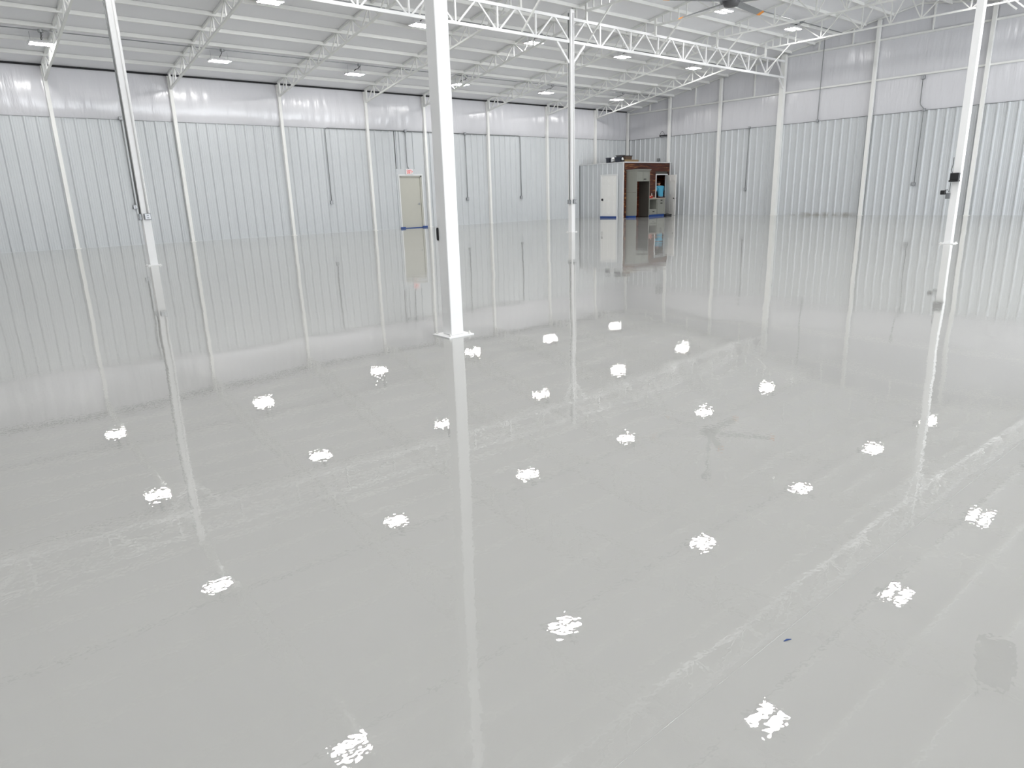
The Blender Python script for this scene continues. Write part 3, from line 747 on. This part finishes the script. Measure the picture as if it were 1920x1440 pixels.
# plank wall facing the hall, doorway at its far end
OX0, OX1, OZ = 27.24, 28.04, 1.89
wpk = struct('wall_plank', MB().box(RX + 0.115, OX0 - 0.01, RY + 0.03, RY + 0.10, 0, RZ - 0.03).box(OX1 + 0.01, D - 0.05, RY + 0.03, RY + 0.10, 0, RZ - 0.03).box(OX0 - 0.01, OX1 + 0.01, RY + 0.03, RY + 0.10, OZ + 0.01, RZ - 0.03), 'cabdark', 'dark stained horizontal plank wall of the corner room', 'wall')
PH = 0.187
nrow = int((RZ - 0.03) / PH) + 1
for k in range(nrow):
    z0 = k * PH; z1 = min(z0 + PH - 0.006, RZ - 0.035)
    pieces = [(RX + 0.07, D - 0.05)] if z0 > OZ else [(RX + 0.07, OX0 - 0.05), (OX1 + 0.05, D - 0.05)]
    if z0 <= OZ < z1 - 0.02: z1 = z0 + PH - 0.006
    for (a, b) in pieces:
        if z0 <= OZ and z1 > OZ and a < OX0 and len(pieces) == 2: pass
        part('plank', MB().box(0, b - a, RY + 0.004 + 0.003 * (k % 2), RY + 0.03, 0, z1 - z0), 'wood', wpk, loc=(a, 0, z0), bevel=0.003)
part('corner_board', MB().box(RX - 0.002, RX + 0.07, RY - 0.035, RY + 0.03, 0, RZ - 0.03), 'wood', wpk, bevel=0.004)
part('corner_trim', MB().box(RX - 0.040, RX - 0.003, RY - 0.04, RY + 0.0, 0, RZ - 0.03), 'frame', wpk)
part('top_trim', MB().box(RX + 0.03, D - 0.05, RY - 0.045, RY + 0.03, RZ - 0.035, RZ + 0.01), 'frame', wpk)
part('end_trim', MB().box(D - 0.11, D - 0.05, RY - 0.03, RY + 0.003, 0, RZ - 0.035), 'frame', wpk)
ct = struct('ceiling_room', MB().box(RX + 0.02, D - 0.045, RY + 0.03, W - 0.045, RZ - 0.03, RZ), 'cabdark', 'flat lid of the corner room holding stored boxes', 'ceiling')
part('edge_board', MB().box(RX + 0.12, D - 0.06, RY + 0.032, RY + 0.05, RZ, RZ + 0.012), 'cabdark', ct)
inn = struct('wall_inner', MB().box(RX + 0.12, D - 0.05, RY + 1.5, RY + 1.56, 0, RZ - 0.03), 'wood', 'dark plank partition inside the corner room', 'wall')
part('cleat', MB().box(RX + 0.12, D - 0.05, RY + 1.48, RY + 1.5, 1.2, 1.26), 'wood', inn)
lin_in = struct('wall_lining', MB().box(D - 0.10, D - 0.05, RY + 0.12, RY + 1.5, 0, RZ - 0.03), 'wood', 'dark plank lining on the inner side of the back wall', 'wall')

d3 = struct('door_3', MB().box(OX0 - 0.05, OX0, RY - 0.02, RY + 0.10, 0, OZ + 0.05).box(OX1, OX1 + 0.05, RY - 0.02, RY + 0.10, 0, OZ + 0.05).box(OX0, OX1, RY - 0.02, RY + 0.10, OZ, OZ + 0.05), 'frame', 'white doorway in the plank wall with its door swung open', 'door')
hx, hy = OX1 - 0.01, RY - 0.022
LW = 0.73
ang = math.atan2(-LW * 0.955, -LW * 0.29)
lf = part('leaf', MB().box(0, LW, -0.018, 0.018, 0.02, OZ - 0.01), 'panel', d3, loc=(hx, hy, 0)); lf.rotation_euler = (0, 0, ang)
for x0 in (0.09, 0.41):
    for z0, z1 in ((0.18, 0.82), (0.98, 1.50), (1.60, 1.78)):
        for s in (-1, 1):
            part('door_panel', MB().box(x0, x0 + 0.24, s * 0.018, s * 0.023, z0, z1).box(x0 + 0.04, x0 + 0.20, s * 0.023, s * 0.026, z0 + 0.04, z1 - 0.04), 'panel', lf)
kn = MB()
kn.tube([(LW - 0.07, -0.085, 0.80), (LW - 0.07, -0.07, 0.80), (LW - 0.07, -0.055, 0.80), (LW - 0.07, -0.02, 0.80), (LW - 0.07, 0.02, 0.80), (LW - 0.07, 0.055, 0.80), (LW - 0.07, 0.07, 0.80), (LW - 0.07, 0.085, 0.80)], [0.02, 0.034, 0.03, 0.013, 0.013, 0.03, 0.034, 0.02], 12)
part('knob', kn, 'black', lf, smooth=True)

# kitchen units along the plank wall
CX0, CX1, CX2, CX3 = 25.08, 26.00, 26.56, 27.16
CD = RY - 0.6
e = thing('fridge_housing', 'tall sage grey fridge housing with two cupboard doors on top', 'cabinet', (0, 0, 0))
sp_ = part('side_panel', MB().box(CX0 - 0.02, CX0, CD, RY, 0.09, 1.12), 'cab', e); part('side_panel', MB().box(CX0 - 0.02, CX0, CD, RY, 1.127, 2.06), 'cab', e)
part('side_panel', MB().box(CX1 - 0.02, CX1, CD, RY, 0.02, 2.06), 'cab', e)
part('niche_shade_lining', MB().box(CX1 - 0.026, CX1 - 0.0205, CD + 0.02, RY, 0.02, 1.595), 'cabdark', e)  # added lining; its dark colour carries the shade of the enclosed niche
part('panel_edge', MB().box(CX0 - 0.024, CX0 + 0.004, CD - 0.012, CD + 0.02, 0.09, 2.06), 'cab', sp_)
part('upper_body', MB().box(CX0, CX1 - 0.02, CD + 0.022, RY, 1.60, 2.06), 'cab', e)
for i in range(2):
    x0 = CX0 + 0.006 + i * 0.449; x1 = x0 + 0.44
    q = MB().box(x0, x1, CD, CD + 0.02, 1.605, 2.05)
    q.box(x0, x0 + 0.06, CD - 0.008, CD, 1.605, 2.05).box(x1 - 0.06, x1, CD - 0.008, CD, 1.605, 2.05).box(x0 + 0.06, x1 - 0.06, CD - 0.008, CD, 1.605, 1.665).box(x0 + 0.06, x1 - 0.06, CD - 0.008, CD, 1.99, 2.05)
    dd = part('door', q, 'cab', e)
    if i: part('handle', MB().box(x0 + 0.02, x0 + 0.17, CD - 0.035, CD - 0.01, 1.67, 1.71), 'black', dd, bevel=0.005)
part('crown', MB().box(CX0 - 0.05, CX1 + 0.03, CD - 0.035, RY, 2.06, 2.10).box(CX0 - 0.065, CX1 + 0.045, CD - 0.05, RY, 2.10, 2.125), 'cab', e)
part('plinth', MB().box(CX0 - 0.02, CX0, CD + 0.02, RY, 0, 0.088), 'cab', e)

n1 = thing('base_cabinet', 'sage grey base cabinet with an open niche above one drawer', 'cabinet', (0, 0, 0), 0, 'base cabinets')
part('carcass', MB().box(CX1 + 0.003, CX1 + 0.02, CD, RY - 0.002, 0.10, 0.80).box(CX2 - 0.02, CX2 - 0.002, CD, RY - 0.002, 0.10, 0.80).box(CX1 + 0.02, CX2 - 0.02, RY - 0.02, RY - 0.002, 0.10, 0.80).box(CX1 + 0.02, CX2 - 0.02, CD, RY - 0.02, 0.10, 0.12).box(CX1 + 0.02, CX2 - 0.02, CD, RY - 0.02, 0.325, 0.345).box(CX1 + 0.02, CX2 - 0.02, CD, RY - 0.02, 0.775, 0.80), 'cab', n1)
dr = part('drawer', MB().box(CX1 + 0.01, CX2 - 0.01, CD - 0.02, CD - 0.001, 0.105, 0.33).box(CX1 + 0.06, CX2 - 0.06, CD - 0.026, CD - 0.02, 0.15, 0.285), 'cab', n1)
part('handle', MB().box((CX1 + CX2) / 2 - 0.06, (CX1 + CX2) / 2 + 0.06, CD - 0.05, CD - 0.028, 0.21, 0.255), 'black', dr, bevel=0.005)
part('toe_kick', MB().box(CX1 + 0.003, CX2 - 0.002, CD + 0.04, CD + 0.06, 0, 0.10), 'cabdark', n1)
n2 = thing('base_cabinet', 'sage grey base cabinet with a drawer above one door', 'cabinet', (0, 0, 0), 0, 'base cabinets')
part('carcass', MB().box(CX2 + 0.0, CX3, CD, RY - 0.002, 0.10, 0.80), 'cab', n2)
dr = part('drawer', MB().box(CX2 + 0.012, CX3 - 0.01, CD - 0.02, CD - 0.001, 0.665, 0.79).box(CX2 + 0.05, CX3 - 0.05, CD - 0.026, CD - 0.02, 0.69, 0.765), 'cab', n2)
part('handle', MB().box((CX2 + CX3) / 2 - 0.06, (CX2 + CX3) / 2 + 0.06, CD - 0.05, CD - 0.028, 0.705, 0.75), 'black', dr, bevel=0.005)
q = MB().box(CX2 + 0.012, CX3 - 0.01, CD - 0.02, CD - 0.001, 0.105, 0.655)
q.box(CX2 + 0.012, CX2 + 0.08, CD - 0.028, CD - 0.02, 0.105, 0.655).box(CX3 - 0.078, CX3 - 0.01, CD - 0.028, CD - 0.02, 0.105, 0.655).box(CX2 + 0.08, CX3 - 0.078, CD - 0.028, CD - 0.02, 0.105, 0.17).box(CX2 + 0.08, CX3 - 0.078, CD - 0.028, CD - 0.02, 0.59, 0.655)
dd = part('door', q, 'cab', n2)
part('handle', MB().box((CX2 + CX3) / 2 - 0.06, (CX2 + CX3) / 2 + 0.06, CD - 0.055, CD - 0.03, 0.58, 0.615), 'black', dd, bevel=0.005)
part('toe_kick', MB().box(CX2, CX3, CD + 0.04, CD + 0.06, 0, 0.10), 'cabdark', n2)
wt = thing('worktop', 'pale wooden worktop on the two base cabinets', 'worktop', (CX1, CD, 0.80))
part('slab', MB().box(0.003, CX3 - CX1 + 0.02, -0.03, 0.598, 0.001, 0.04), 'top', wt, bevel=0.004)
part('upstand', MB().box(0.003, CX3 - CX1 + 0.02, 0.575, 0.598, 0.04, 0.07), 'top', wt)
rb = thing('tool_case', 'red tool case on the worktop beside the fridge housing', 'case', (26.20, CD + 0.22, 0.841))
part('body', MB().box(-0.17, 0.17, -0.12, 0.12, 0, 0.11), 'red', rb, bevel=0.015)
part('handle', MB().tube([(-0.07, 0, 0.11), (-0.06, 0, 0.15), (0.06, 0, 0.15), (0.07, 0, 0.11)], 0.012, 8), 'red', rb, smooth=True)
part('latch', MB().box(-0.03, 0.03, -0.13, -0.12, 0.05, 0.09), 'cream', rb)
bt = thing('spray_bottle', 'small cream bottle on the worktop beside the red case', 'bottle', (26.48, CD + 0.25, 0.841))
part('body', MB().lathe([(0.035, 0), (0.038, 0.02), (0.038, 0.12), (0.015, 0.15), (0.013, 0.18)], n=12), 'cream', bt, smooth=True)
part('cap', MB().lathe([(0.018, 0.18), (0.018, 0.215)], n=10), 'frame', bt)
t_ = thing('masking_tape', 'blue masking tape along the toe kick of the base cabinets', 'tape', (CX1, CD, 0))
part('strip', MB().box(0.0, CX3 - CX1, 0.025, 0.038, 0.002, 0.095), 'tape', t_)
part('floor_edge', MB().box(-0.1, CX3 - CX1, -0.05, 0.025, 0.001, 0.004), 'tape', t_)
t_ = thing('masking_tape', 'blue masking tape at the foot of the fridge housing side panel', 'tape', (RX, CD, 0))
part('strip', MB().box(CX0 - 0.034 - RX, CX0 - 0.022 - RX, 0.0, 0.58, 0.002, 0.085), 'tape', t_)
part('floor_edge', MB().box(CX0 - 0.08 - RX, CX0 - 0.034 - RX, -0.02, 0.6, 0.001, 0.004), 'tape', t_)
bg_ = thing('tool_bag', 'low black bag on the floor beside the base cabinets', 'bag', (27.40, CD + 0.02, 0))
part('body', MB().prism([(-0.20, -0.12), (0.20, -0.12), (0.22, 0), (0.20, 0.12), (-0.20, 0.12), (-0.22, 0)], 0.002, 0.07), 'black', bg_, bevel=0.02)
part('strap', MB().tube([(-0.12, 0, 0.065), (-0.08, 0, 0.10), (0.08, 0, 0.10), (0.12, 0, 0.065)], 0.010, 6), 'black', bg_, smooth=True)

# stored things on the room lid
Z0 = RZ + 0.002
def tote(name, label, loc, lx, ly, hh, m1, m2, rz=0, cat='box'):
    t_ = thing(name, label, cat, loc, rz)
    b = MB(); k = 0.9
    v = [(-lx / 2 * k, -ly / 2 * k, 0), (lx / 2 * k, -ly / 2 * k, 0), (lx / 2 * k, ly / 2 * k, 0), (-lx / 2 * k, ly / 2 * k, 0), (-lx / 2, -ly / 2, hh), (lx / 2, -ly / 2, hh), (lx / 2, ly / 2, hh), (-lx / 2, ly / 2, hh)]
    b.add(v, [(0, 3, 2, 1), (4, 5, 6, 7), (0, 1, 5, 4), (1, 2, 6, 5), (2, 3, 7, 6), (3, 0, 4, 7)])
    part('body', b, m1, t_, bevel=0.008)
    part('lid', MB().box(-lx / 2 - 0.015, lx / 2 + 0.015, -ly / 2 - 0.015, ly / 2 + 0.015, hh + 0.001, hh + 0.035), m2, t_, bevel=0.006)
    return t_
tote('storage_box', 'small black box at the left end on top of the corner room', (25.02, 22.32, Z0), 0.15, 0.18, 0.20, 'navy', 'navy')
t_ = thing('paper_roll', 'crumpled white bundle between the dark boxes on the corner room', 'bundle', (25.06, 22.06, Z0))
part('body', MB().lathe([(0.06, 0.04), (0.085, 0.06), (0.08, 0.12), (0.09, 0.18), (0.05, 0.23)], n=9), 'frame', t_)
part('base', MB().box(-0.10, 0.08, -0.09, 0.09, 0, 0.04), 'black', t_)
tote('storage_tub', 'dark blue-grey tub with lid on top of the corner room', (25.02, 21.67, Z0), 0.20, 0.36, 0.19, 'navy', 'navy')
tote('storage_tray', 'grey lidded tray lying across the dark tub', (25.06, 21.64, Z0 + 0.228), 0.26, 0.30, 0.05, 'boxdark', 'boxdark')
t_ = thing('white_jug', 'small white jug between the tub and the brown carton', 'jug', (24.94, 21.40, Z0))
part('body', MB().lathe([(0.035, 0.08), (0.045, 0.11), (0.04, 0.17), (0.02, 0.19)], n=10), 'frame', t_, smooth=True)
part('stand', MB().box(-0.05, 0.05, -0.05, 0.05, 0, 0.08), 'black', t_)
t_ = thing('cardboard_carton', 'flat brown cardboard carton on the front edge of the corner room', 'carton', (25.44, 21.40, Z0 + 0.012))
part('body', MB().box(-0.42, 0.52, -0.09, 0.06, 0, 0.085), 'cardboard', t_, bevel=0.004)
part('flap', MB().box(-0.42, 0.52, -0.09, -0.01, 0.086, 0.090), 'cardboard', t_)
tote('storage_crate', 'brown crate with wide black lid standing on the cardboard carton', (25.28, 21.385, Z0 + 0.104), 0.46, 0.14, 0.14, 'browndark', 'black')

# ------------------------------------------------------------------ person in the doorway
def skin(name, verts, edges, radii, material, parent=None, sub=2):
    me = bpy.data.meshes.new(name); me.from_pydata(verts, edges, []); me.update()
    o = bpy.data.objects.new(name, me); COL.objects.link(o)
    sk = o.modifiers.new('skin', 'SKIN'); sk.use_smooth_shade = True
    for i, r_ in enumerate(radii):
        d = me.skin_vertices[0].data[i]; d.radius = r_ if isinstance(r_, tuple) else (r_, r_); d.use_root = (i == 0)
    sb_ = o.modifiers.new('sub', 'SUBSURF'); sb_.levels = sub; sb_.render_levels = sub
    dg = bpy.context.evaluated_depsgraph_get(); dg.update()
    ev = bpy.data.meshes.new_from_object(o.evaluated_get(dg))
    bpy.data.objects.remove(o); bpy.data.meshes.remove(me)
    ev.name = name
    return ev
PX, PY = 27.86, RY + 0.20
per = thing('person', 'person in a light blue t-shirt bending forward in the doorway', 'person', (PX, PY, 0), math.radians(-16))
# local frame: the person faces +y (away), x to their right
V = [(0, 0, 0.88), (0, 0.02, 1.02), (0, 0.05, 1.20), (0, 0.09, 1.335), (0, 0.14, 1.41), (0, 0.185, 1.47), (0, 0.20, 1.55),
     (-0.17, 0.08, 1.325), (-0.235, 0.10, 1.09), (-0.205, 0.28, 0.93), (-0.19, 0.35, 0.91),
     (0.17, 0.08, 1.325), (0.235, 0.12, 1.09), (0.19, 0.31, 0.96), (0.17, 0.38, 0.95),
     (-0.095, 0, 0.83), (-0.105, 0.03, 0.47), (-0.11, -0.01, 0.08), (-0.115, 0.13, 0.035),
     (0.095, 0, 0.83), (0.105, 0.03, 0.47), (0.11, -0.01, 0.08), (0.115, 0.13, 0.035)]
Ed = [(0, 1), (1, 2), (2, 3), (3, 4), (4, 5), (5, 6), (3, 7), (7, 8), (8, 9), (9, 10), (3, 11), (11, 12), (12, 13), (13, 14),
      (0, 15), (15, 16), (16, 17), (17, 18), (0, 19), (19, 20), (20, 21), (21, 22)]
Ra = [(0.13, 0.10), (0.125, 0.095), (0.145, 0.10), (0.12, 0.085), 0.055, 0.085, 0.075, 0.06, 0.042, 0.03, 0.032, 0.06, 0.042, 0.03, 0.032,
      0.085, 0.058, 0.042, 0.035, 0.085, 0.058, 0.042, 0.035]
body = skin('body', V, Ed, Ra, 'skin')
# fingers, face features appended to the same mesh
ex = MB()
for sx, hx_, hy_, hz_ in ((-1, -0.19, 0.365, 0.905), (1, 0.17, 0.395, 0.945)):
    for k in range(4):
        ox = (k - 1.5) * 0.017; ln = (0.055, 0.065, 0.06, 0.048)[k]
        ex.tube([(hx_ + ox, hy_ - 0.02, hz_), (hx_ + ox, hy_ + ln * 0.5, hz_ - 0.008), (hx_ + ox, hy_ + ln * 0.8, hz_ - 0.03), (hx_ + ox, hy_ + ln * 0.75, hz_ - 0.05)], [0.010, 0.009, 0.008, 0.006], 6)
    ex.tube([(hx_ - sx * 0.022, hy_ - 0.04, hz_), (hx_ - sx * 0.048, hy_ - 0.005, hz_ - 0.012), (hx_ - sx * 0.045, hy_ + 0.025, hz_ - 0.028)], [0.011, 0.010, 0.007], 6)
ex.tube([(0, 0.268, 1.515), (0, 0.298, 1.487), (0, 0.272, 1.475)], [0.008, 0.014, 0.010], 8)          # nose
ex.tube([(-0.024, 0.262, 1.447), (0, 0.270, 1.445), (0.024, 0.262, 1.447)], [0.004, 0.007, 0.004], 6)   # mouth
for s in (-1, 1):
    ex.tube([(s * 0.082, 0.18, 1.535), (s * 0.098, 0.17, 1.515), (s * 0.094, 0.175, 1.49), (s * 0.082, 0.185, 1.475)], [0.008, 0.014, 0.012, 0.007], 6)  # ears
    ex.lathe([(0.004, -0.009), (0.012, 0.0), (0.004, 0.009)], (s * 0.031, 0.264, 1.52), 8)                  # eyes
bm = bmesh.new(); bm.from_mesh(body)
em = ex.mesh('extra'); bm.from_mesh(em); bm.to_mesh(body); bm.free(); bpy.data.meshes.remove(em)
link('body', body, 'skin', per, smooth=True)
sv = [(0, 0, 0.84), (0, 0.015, 1.0), (0, 0.05, 1.20), (0, 0.085, 1.33), (0, 0.115, 1.375), (-0.175, 0.08, 1.325), (-0.225, 0.095, 1.14), (0.175, 0.08, 1.325), (0.225, 0.105, 1.14)]
se = [(0, 1), (1, 2), (2, 3), (3, 4), (3, 5), (5, 6), (3, 7), (7, 8)]
link('shirt', skin('shirt', sv, se, [(0.165, 0.13), (0.16, 0.125), (0.175, 0.125), (0.14, 0.105), 0.07, 0.085, 0.07, 0.085, 0.07], 'shirt'), 'shirt', per, smooth=True)
tv = [(0, 0, 0.88), (-0.095, 0, 0.80), (-0.105, 0.03, 0.47), (-0.11, -0.01, 0.07), (0.095, 0, 0.80), (0.105, 0.03, 0.47), (0.11, -0.01, 0.07)]
link('trousers', skin('trousers', tv, [(0, 1), (1, 2), (2, 3), (0, 4), (4, 5), (5, 6)], [(0.15, 0.115), 0.10, 0.075, 0.062, 0.10, 0.075, 0.062], 'trousers'), 'trousers', per, smooth=True)
hv = [(0, 0.165, 1.50), (0, 0.185, 1.555), (0, 0.215, 1.575)]
link('hair', skin('hair', hv, [(0, 1), (1, 2)], [(0.088, 0.078), (0.088, 0.085), (0.075, 0.06)], 'hair'), 'hair', per, smooth=True)
for s in (-1, 1):
    part('shoe', MB().tube([(s * 0.112, -0.075, 0.035), (s * 0.112, 0.02, 0.045), (s * 0.115, 0.12, 0.036), (s * 0.116, 0.19, 0.028)], [0.036, 0.045, 0.036, 0.026], 10), 'black', per, smooth=True)
